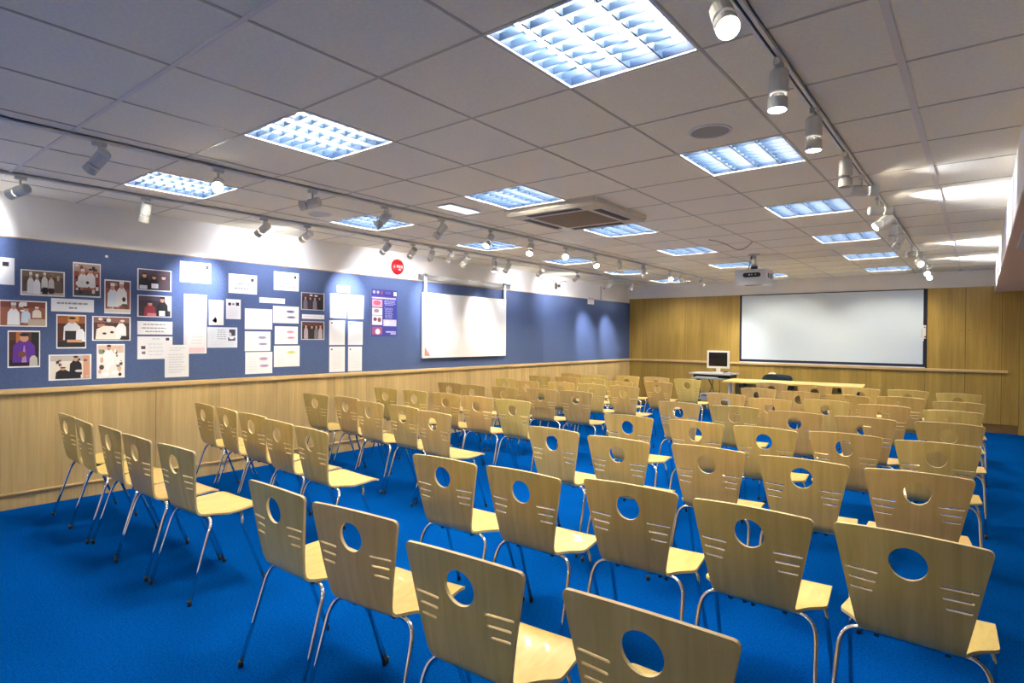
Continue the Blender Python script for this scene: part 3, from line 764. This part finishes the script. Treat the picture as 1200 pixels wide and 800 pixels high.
photo('a', 'wide photo of a row of people in white chef jackets', bg((92,70,60), (120,100,80)) + blobs(1, 8, [(60,50,45),(150,120,90)]) +
      [('r',.04,.04,.96,.16,(200,185,165))] + person(.22,.16,.08,.78,WHT,WHT)+person(.36,.16,.06,.74,(235,235,235),WHT)+person(.53,.15,.30,.58,(215,215,210),WHT)+[('r',.48,.08,.60,.34,BLK)]+person(.68,.14,.30,.5,(205,200,195),None)+[('r',.62,.10,.74,.32,(60,35,40))]+person(.84,.17,.14,.66,(110,90,75),None,SKIN,(180,170,165)))
photo('b', 'upright photo of chefs bending over a kitchen table, highest on the board', bg((150,75,60), (175,150,140)) + blobs(2, 22, KIT+[(230,230,230)]) + person(.34,.36,.28,.5,WHT,(225,225,225))+person(.62,.36,.30,.52,(225,222,220),None)+[('r',.04,.04,.96,.20,(70,62,62))]+blobs(22, 9, [(215,205,195),(40,35,40)], s=(.06,.12)))
photo('c', 'wide photo of chefs working, below the row-of-chefs picture at far left', bg((145,85,65), (120,60,50)) + blobs(3, 14, KIT) + person(.30,.26,.06,.80,(230,232,236),WHT)+person(.55,.2,.15,.6,(200,215,230),None)+person(.78,.2,.35,.4,(225,215,205),WHT)+[('r',.60,.04,.965,.30,(190,170,150))])
notice('d', 'pale caption strip with two short lines between chef photos', lines(.12,.50,.88,.80,1,INK,4,.45)+lines(.38,.16,.64,.44,1,INK,5,.5))
photo('e', 'photo of a person in a purple shirt and tie, lowest left', bg((70,35,30), (95,55,40)) + [('r',.25,.55,.42,.96,(185,110,50)),('r',.72,.04,.965,.96,(22,24,22)),('r',.035,.04,.965,.22,(24,20,24))] + person(.50,.72,.14,.76,(95,45,150),None)+[('t',.42,.14,.58,.60,(180,130,190)),('e',.30,.28,.56,.44,(120,70,55)),('b',.66,.04,.92,.32,(190,190,180))])
photo('f', 'upright photo of a person in dark apron beside a white-coated arm', bg((75,35,25), (160,90,40)) + [('r',.38,.80,.75,.96,(215,150,60))] + person(.52,.60,.25,.66,(215,215,220),None)+[('r',.28,.22,.66,.52,(22,20,26)),('b',.64,.16,.96,.58,(228,228,235)),('r',.035,.04,.965,.20,(32,26,28)),('r',.35,.18,.85,.26,(205,150,120))])
photo('g', 'wide photo of food trays, right of the dark apron picture', bg((70,50,52), (140,95,85)) + blobs(6, 16, [(225,220,215),(40,35,40),(190,120,100)], s=(.06,.2)) + [('b',.08,.06,.72,.60,(238,232,220)),('b',.60,.12,.88,.72,(240,240,240)),('e',.25,.25,.36,.34,(70,50,50)),('e',.45,.30,.55,.40,(60,45,45)),('r',.74,.05,.95,.2,(40,35,40))])
photo('h', 'upright photo of two chefs in white, right of the highest picture', bg((150,80,65), (110,60,60)) + blobs(7, 12, KIT) + person(.30,.40,.20,.66,(220,228,235),WHT)+person(.64,.44,.24,.68,(232,232,230),WHT)+[('r',.035,.04,.965,.14,(215,205,200)),('e',.66,.36,.80,.50,(50,45,50)),('e',.62,.20,.9,.30,(90,80,60))])
photo('i', 'wide photo of kitchen staff in black, lowest on the board', bg((225,218,208), (190,180,172)) + [('r',.80,.04,.965,.96,(205,150,125))] + blobs(8, 12, [(200,190,170),(120,90,70),(60,50,50)], s=(.05,.12)) + person(.62,.30,.20,.72,BLK,None)+person(.32,.34,.06,.44,(25,25,30),None)+[('r',.30,.06,.74,.34,(28,26,34)),('e',.60,.30,.80,.40,(225,215,215))])
photo('j', 'upright photo of white plates on a counter, right of the black-uniform picture', bg((235,232,228), (215,190,170)) + blobs(9, 20, [(245,245,245),(120,140,110),(90,70,70),(215,180,150)], s=(.06,.18)) + person(.42,.40,.40,.56,(240,240,242),None)+[('e',.15,.06,.45,.18,(245,245,248)),('e',.5,.10,.8,.22,(245,245,248)),('e',.76,.05,.88,.15,(30,25,35))])
photo('k', 'dark wide photo of three people holding certificates', bg((62,45,60), (72,58,74)) + person(.20,.30,.05,.74,(28,24,34),None)+person(.48,.30,.05,.66,(22,20,26),None)+person(.76,.32,.05,.68,(70,50,60),None)+[('r',.06,.06,.28,.24,(215,215,230)),('r',.40,.12,.60,.34,(220,215,225))], base=PAPER)
photo('l', 'dark wide photo of two people with certificates, under the trio picture', bg((55,42,58), (75,62,80)) + [('r',.80,.3,.965,.96,(225,215,205))] + person(.36,.34,.05,.64,(150,50,65),None)+person(.72,.34,.05,.86,(25,24,32),None)+[('r',.28,.05,.54,.18,(225,130,140)),('r',.62,.06,.80,.30,(235,235,240))])
notice('m', 'white notice with three centred lines below the dark photos', lines(.14,.62,.86,.90,1,INK,10,.3)+lines(.10,.36,.92,.62,1,INK,11,.3)+lines(.2,.10,.84,.36,1,INK,12,.3))
notice('n', 'landscape white notice with small dark logo, partly covered at its corner', [('r',.80,.82,.90,.94,(50,48,60)),('r',.10,.44,.22,.58,(70,70,85)),('r',.12,.22,.22,.34,(120,120,140))]+lines(.4,.84,.68,.94,1,FAINT,13,.5)+lines(.30,.12,.78,.74,4,FAINT,14,.2))
notice('o', 'portrait white letter overlapping the logo notice, lowest in its column', lines(.15,.80,.85,.94,2,FAINT,15)+lines(.12,.12,.86,.74,8,FAINT,16), lift=.003)
notice('p', 'blank-looking white landscape notice in the brightest light patch, dark logo top right', [LOGO, ('r',.70,.74,.74,.86,FAINT)])
notice('q', 'tall narrow white double-length sheet with a pink edge', [('r',.0,.0,.14,.95,(235,215,225)),('r',.08,.02,.92,.10,(235,205,215))]+lines(.3,.15,.85,.62,9,FAINT,17,.2))
notice('r', 'small cream card with a dark plant-like picture at its foot', [('r',.1,.05,.9,.95,(240,232,228)),('e',.26,.10,.55,.26,(60,50,70)),('t',.34,.18,.50,.38,(150,110,120))])
notice('s', 'small lilac card with three dark squares across the top', [('r',.14,.68,.34,.82,(60,55,65)),('r',.42,.70,.56,.80,(120,118,135)),('r',.66,.68,.88,.84,(30,26,32))]+lines(.15,.12,.85,.6,5,FAINT,18,.2))
notice('t', 'landscape news clipping with two black and white pictures', [('r',.0,.0,1,1,(222,228,240)),('r',.72,.58,.93,.90,(60,60,75)),('e',.70,.55,.80,.75,(200,200,215)),('r',.68,.34,.93,.50,(85,85,100)),('e',.72,.42,.88,.52,(230,230,240))]+lines(.30,.38,.64,.92,5,INK,19,.28)+lines(.05,.06,.95,.32,4,FAINT,20,.25)+lines(.05,.38,.24,.9,8,FAINT,21,.2))
notice('u', 'white landscape heading notice above the cards, dark logo and two lines', [('r',.78,.66,.88,.82,(45,40,55)),('r',.66,.68,.70,.82,FAINT)]+lines(.22,.42,.76,.58,1,INK,22,.4)+lines(.16,.18,.84,.34,1,INK,23,.45))
notice('v', 'white landscape heading notice nearest the right of the heading row', [('r',.80,.68,.90,.84,(45,40,55)),('r',.64,.66,.70,.84,FAINT)]+lines(.42,.50,.60,.60,1,FAINT,24,.5)+lines(.18,.30,.82,.44,1,INK,25,.4)+lines(.14,.14,.88,.28,1,INK,26,.4))
notice('w', 'thin white caption strip above the six landscape sheets', [('r',.1,.25,.92,.75,(232,230,242))])
cols = {'x1':(225,220,235),'x2':(150,150,185),'x3':(190,150,195),'y1':(110,112,150),'y2':(225,150,180),'y3':(215,220,130)}
labs = {'x1':'blank landscape sheet, top left of the six landscape sheets','x2':'landscape sheet with two blue marks, left middle of the six sheets','x3':'landscape sheet with purple marks, bottom left of the six sheets',
        'y1':'landscape sheet with two dark blue marks, top right of the six sheets','y2':'landscape sheet with pink marks, right middle of the six sheets','y3':'landscape sheet with a yellow mark, bottom right of the six sheets'}
for k in ('x1','x2','x3','y1','y2','y3'):
    c = cols[k]; sh = lines(.12,.15,.42,.85,6,FAINT,hash(k) % 7 if False else ord(k[0])+int(k[1]),.15)
    if k != 'x1': sh += [('e',.50,.62,.82,.76,c)]
    if k not in ('x1','y3'): sh += [('e',.52,.30,.86,.42,c)]
    notice(k, labs[k], sh)
photo('z1', 'small dark photo of four standing people in pale clothes, upper of pair', bg((45,30,35), (70,50,60)) + person(.18,.18,.05,.74,(120,105,120),None)+person(.38,.18,.05,.72,(50,45,55),None)+person(.58,.18,.05,.72,(130,120,130),None)+person(.78,.18,.05,.74,(35,28,35),None)+[('e',.35,.8,.48,.9,(220,215,220)),('e',.55,.78,.7,.88,(215,210,215))], base=mat('grey mount', (.55,.55,.6), .7))
notice('z2', 'thin caption strip between the two small dark photos', lines(.06,.2,.94,.8,1,FAINT,31,.3))
photo('z3', 'small dark photo of a line of people, lower of pair', bg((40,26,30), (90,50,50)) + person(.20,.18,.05,.78,(165,150,160),None)+person(.45,.2,.05,.74,(25,22,28),None)+person(.64,.18,.05,.76,(110,105,115),None)+person(.82,.18,.05,.78,(170,155,165),None), base=MATS['grey mount'])
notice('A0', 'tiny white strip above the six portrait letters', [])
for k, nm in zip(('A1','A2','A3','A4','A5','A6'), ('top left','top right','middle left','middle right','bottom left','bottom right')):
    notice(k, 'white typed letter, %s of the six portrait letters' % nm, [('r',.10,.86,.20,.92,(90,95,125))]+lines(.14,.12,.86,.80,9,FAINT,40+int(k[1]),.18))
BLU = (58,62,150)
sheet('poster', 'tall dark blue poster with a column of food pictures', 'poster', *Q['B'], [('r',0,0,1,1,BLU), ('r',0,.86,1,1,(48,44,120)),('r',.03,.80,.95,.83,(205,195,225)),
      ('r',.04,.62,.42,.78,(225,160,170)),('e',.08,.66,.36,.76,(210,90,110)),('r',.04,.45,.42,.60,(225,222,225)),('e',.1,.5,.3,.58,(150,130,130)),('r',.04,.24,.42,.44,(232,220,222)),('e',.08,.32,.22,.40,(110,70,80)),('e',.24,.30,.38,.40,(130,80,90)),
      ('r',.04,.03,.42,.20,(150,80,120)),('e',.16,.04,.34,.16,(240,220,225)),('e',.05,.90,.16,.97,(150,150,220)),('e',.2,.90,.30,.97,(150,150,220)),('r',.86,.88,.97,.96,(225,225,240)),
      ('r',.46,.22,.97,.36,(205,205,235)),('e',.5,.24,.7,.34,(230,230,245)),('r',.56,.08,.95,.11,(190,190,230)),('r',.74,.04,.95,.07,(190,190,230))]
      + lines(.48,.66,.94,.78,4,cm((190,190,228)),50,.4)+lines(.48,.38,.86,.62,8,cm((170,172,222)),51,.4)+[('r',.34,.89,.42,.97,(110,70,120)),('r',.5,.9,.72,.96,(80,72,150))], child='printed_picture')

# ------------------------------------------------------------------ projection screen
t = thing('projection_screen', 'large white projection screen with a dark border on the far wall', 'projection screen', (-2.21, YB, 1.0))
bm = BM(); box(bm, -1.505, -.030, -.025, 1.500, -.0085, 1.268); new_obj('border', bm, NAVY, t)
bm = BM(); box(bm, -1.465, -.034, .035, 1.460, -.030, 1.268); new_obj('screen_surface', bm, SCREEN, t)
bm = BM(); box(bm, -1.50, -.046, -.028, 1.49, -.030, -.012, bevel=.002); new_obj('bottom_bar', bm, WHITEPL, t)
bm = BM()
box(bm, 1.43, -.040, .46, 1.50, -.034, .62, bevel=.003); box(bm, 1.455, -.042, .62, 1.50, -.034, .68); box(bm, 1.45, -.042, .42, 1.47, -.034, .46)
s = new_obj('control_panel', bm, WHITEPL, t)
bm = BM()
for k in range(5): lathe(bm, [(0,.003),(.006,.003),(.006,0)], (1.445, -.040, .49+.028*k), (0,-1,0), 8)
lathe(bm, [(0,.003),(.010,.003),(.010,0)], (1.48, -.042, .645), (0,-1,0), 8); box(bm, 1.478, -.043, .475, 1.498, -.040, .50)
new_obj('button', bm, BLACK, s)

# ------------------------------------------------------------------ computer trolley
t = thing('computer_trolley', 'small grey and black computer trolley left of the long table', 'trolley', (-3.88, 10.95, 0))
TG = mat('trolley grey top', (.48, .50, .54), .4)
bm = BM(); box(bm, -.38, -.27, .770, .38, .27, .795, bevel=.004); new_obj('top_shelf', bm, TG, t)
bm = BM(); box(bm, -.33, -.30, .690, .26, .16, .706, bevel=.003); new_obj('keyboard_tray', bm, mat('tray pale blue', (.42,.52,.60), .35), t)
bm = BM(); box(bm, -.34, -.15, .706, .34, .22, .768); 
o = new_obj('cable_box', bm, BLACK, t)
for sx in (-1, 1):
    bm = BM(); box(bm, sx*.30-.025, -.05, .09, sx*.30+.025, .05, .70, bevel=.006); new_obj('leg', bm, BLACK if sx < 0 else GREYPL, t)
    bm = BM(); box(bm, sx*.30-.03, -.28, .055, sx*.30+.03, .28, .095, bevel=.008); new_obj('foot_bar', bm, BLACK, t)
    for sy in (-1, 1):
        bm = BM(); lathe(bm, [(0,-.012),(.022,-.012),(.025,0),(.022,.012),(0,.012)], (sx*.30, sy*.24, .026), (1,0,0), 14); new_obj('castor', bm, BLACK, t)
bm = BM(); box(bm, -.29, -.20, .30, .29, .20, .318, bevel=.003); new_obj('lower_shelf', bm, TG, t)
bm = BM(); tube(bm, bez((-.02,-.02,.70),(.0,-.05,.5),(-.10,0,.42),7), .006, 6); tube(bm, bez((.10,-.02,.70),(.16,-.05,.45),(.05,0,.32),7), .005, 6); tube(bm, bez((-.12,0,.70),(-.05,.02,.56),(.0,0,.45),7), .008, 6); new_obj('cable', bm, BLACK, t)
t = thing('computer_tower', 'pale computer unit on the lower shelf of the trolley', 'computer', (-3.88, 10.93, .3185))
bm = BM(); box(bm, -.20, -.19, 0, .08, .19, .10, bevel=.006); new_obj('case', bm, GREYPL, t)
bm = BM(); box(bm, -.16, -.193, .055, .0, -.189, .075); new_obj('disc_slot', bm, BLACK, t)
t = thing('computer_monitor', 'white framed flat computer monitor with black screen on trolley', 'monitor', (-3.80, 10.92, .795))
bm = BM(); box(bm, -.205, -.012, .085, .205, .022, .410, bevel=.008); new_obj('housing', bm, WHITEPL, t)
bm = BM(); box(bm, -.170, -.0145, .125, .170, -.011, .380); new_obj('screen', bm, mat('black glass', (.006,.006,.010), .15), t)
bm = BM(); box(bm, -.035, .0, .01, .035, .03, .12, bevel=.006); box(bm, -.12, -.11, 0, .12, .10, .014, bevel=.004); new_obj('stand', bm, WHITEPL, t)
t = thing('keyboard', 'pale keyboard lying in front of the monitor on the trolley', 'keyboard', (-3.93, 10.66+.03, .706))
bm = BM(); box(bm, -.20, -.06, 0, .20, .04, .018, bevel=.004); new_obj('base', bm, mat('keyboard blue grey', (.5,.6,.68), .5), t)
bm = BM()
for i in range(12):
    for j in range(4): box(bm, -.19+i*.032, -.05+j*.022, .018, -.19+i*.032+.026, -.05+j*.022+.017, .022)
new_obj('keys', bm, WHITEPL, t)
t = thing('telephone', 'small black telephone beside the monitor on the trolley', 'telephone', (-3.60, 10.86, .795))
bm = BM(); box(bm, -.07, -.08, 0, .07, .08, .022, bevel=.006); new_obj('base', bm, GREYPL, t)
bm = BM(); box(bm, -.055, -.07, .022, -.015, .07, .040, bevel=.008); new_obj('handset', bm, BLACK, t)

# ------------------------------------------------------------------ long table
t = thing('long_table', 'long yellow-oak topped table in front of the projection screen', 'table', (-2.38, 10.27, 0), math.radians(5))
TT = wood_mat('table top oak', (.62, .45, .13), (.80, .62, .22), .3, grain=(1.5, 30, 30))
bm = BM(); box(bm, -1.0, -.36, .705, 1.0, .36, .733, bevel=.003); new_obj('table_top', bm, TT, t)
for sx in (-1, 1):
    for sy in (-1, 1):
        bm = BM(); box(bm, sx*.90-.025, sy*.28-.025, 0, sx*.90+.025, sy*.28+.025, .705, bevel=.004); new_obj('leg', bm, GREYPL if sy < 0 else BLACK, t)
bm = BM(); box(bm, -.88, -.012, .42, .88, .0, .69); new_obj('modesty_panel', bm, VENEERB, t)
for x in (-.72, .0, .70):
    bm = BM(); box(bm, x-.03, -.30, .63, x+.03, .20, .705); new_obj('under_bracket', bm, BLACK, t)
# chair behind the table
t = thing('office_chair', 'dark blue upholstered office chair behind the long table', 'chair', (-2.79, 11.0, 0))
FAB = noisy('dark blue fabric', (.020, .045, .070), .9, .2, 60.)
bm = BM()
def bf(u, v, d): return Vector((u, d-.25*u*u*1.0, v))
poly = [(-.20,.47),(.20,.47),(.245,.60),(.250,.76),(.215,.80),(.08,.812),(-.08,.815),(-.20,.795),(-.245,.74),(-.24,.60)]
prism(bm, poly, bf, -.02, .03); bmesh.ops.bevel(bm, geom=bm.edges[:], offset=.008, segments=2, affect='EDGES'); new_obj('backrest', bm, FAB, t)
bm = BM(); box(bm, -.23, .06, .42, .23, .50, .48, bevel=.02); new_obj('seat', bm, FAB, t)
bm = BM(); tube(bm, [(0,.27,.08),(0,.27,.42)], .025, 12); new_obj('column', bm, BLACK, t)
bm = BM(); box(bm, -.03, .0, .40, .03, .30, .42); box(bm, -.03, .01, .40, .03, .03, .56); new_obj('back_bracket', bm, BLACK, t)
for k in range(5):
    a = 2*PI*k/5+.3; bm = BM(); tube(bm, [(0,.27,.09),(.26*math.cos(a),.27+.26*math.sin(a),.062)], [.022,.014], 8); lg = new_obj('leg', bm, BLACK, t)
    bm = BM(); lathe(bm, [(0,-.012),(.024,-.012),(.027,0),(.024,.012),(0,.012)], (.26*math.cos(a),.27+.26*math.sin(a),.027), (1,0,0), 12); new_obj('castor', bm, BLACK, lg)
bm = BM()
vsx = [(-.06,-.045,0),(.05,-.05,0),(.06,.035,0),(-.05,.04,0)]
box(bm, -.055, -.045, 0, .055, .035, .012, bevel=.003); box(bm, -.035, -.03, .012, .040, .03, .024, bevel=.003)
o = new_obj('folded_cloth', bm, WHITEPL); o.location = (-2.87, 10.985, .8155); tag(o, 'small white folded cloth on top of the dark office chair', 'cloth')
# tiny objects left on the far dado rail
for x, w in ((-3.30, .10), (-1.10, .16), (-.88, .10)):
    bm = BM(); box(bm, -w/2, -.008, 0, w/2, .008, .014, bevel=.002)
    o = new_obj('chalk_piece', bm, WHITEPL); o.location = (x, WB-.021, .9722)
    tag(o, 'small white marker on the far rail under the screen, %s' % {-3.30:'left end', -1.10:'longest', -.88:'right end'}[x], 'marker', 'markers on the far rail')

# ------------------------------------------------------------------ camera, world, colour
f, yaw, pit, roll = 692.2011, math.radians(-38.445646), math.radians(-.44462), math.radians(.50332)
fw = Vector((math.sin(yaw)*math.cos(pit), math.cos(yaw)*math.cos(pit), math.sin(pit)))
rt = Vector((math.cos(yaw), -math.sin(yaw), 0)); up = rt.cross(fw)
r2 = rt*math.cos(roll)+up*math.sin(roll); u2 = -rt*math.sin(roll)+up*math.cos(roll)
cd = bpy.data.cameras.new('camera'); cam = bpy.data.objects.new('camera', cd); COL.objects.link(cam)
cd.sensor_width = 36; cd.lens = 36*f/1200; cd.clip_start = .05
Mx = Matrix.Identity(4)
for i in range(3): Mx[i][0], Mx[i][1], Mx[i][2] = r2[i], u2[i], -fw[i]
Mx.translation = Vector((0, 0, 1.4273)); cam.matrix_world = Mx
scn.camera = cam
w = bpy.data.worlds.new('world'); scn.world = w; w.use_nodes = True
w.node_tree.nodes['Background'].inputs[0].default_value = (.5, .55, .65, 1); w.node_tree.nodes['Background'].inputs[1].default_value = .02
vs_ = scn.view_settings
vs_.view_transform = 'Standard'; vs_.look = 'None'; vs_.gamma = 1; vs_.use_curve_mapping = False; vs_.exposure = 0.76
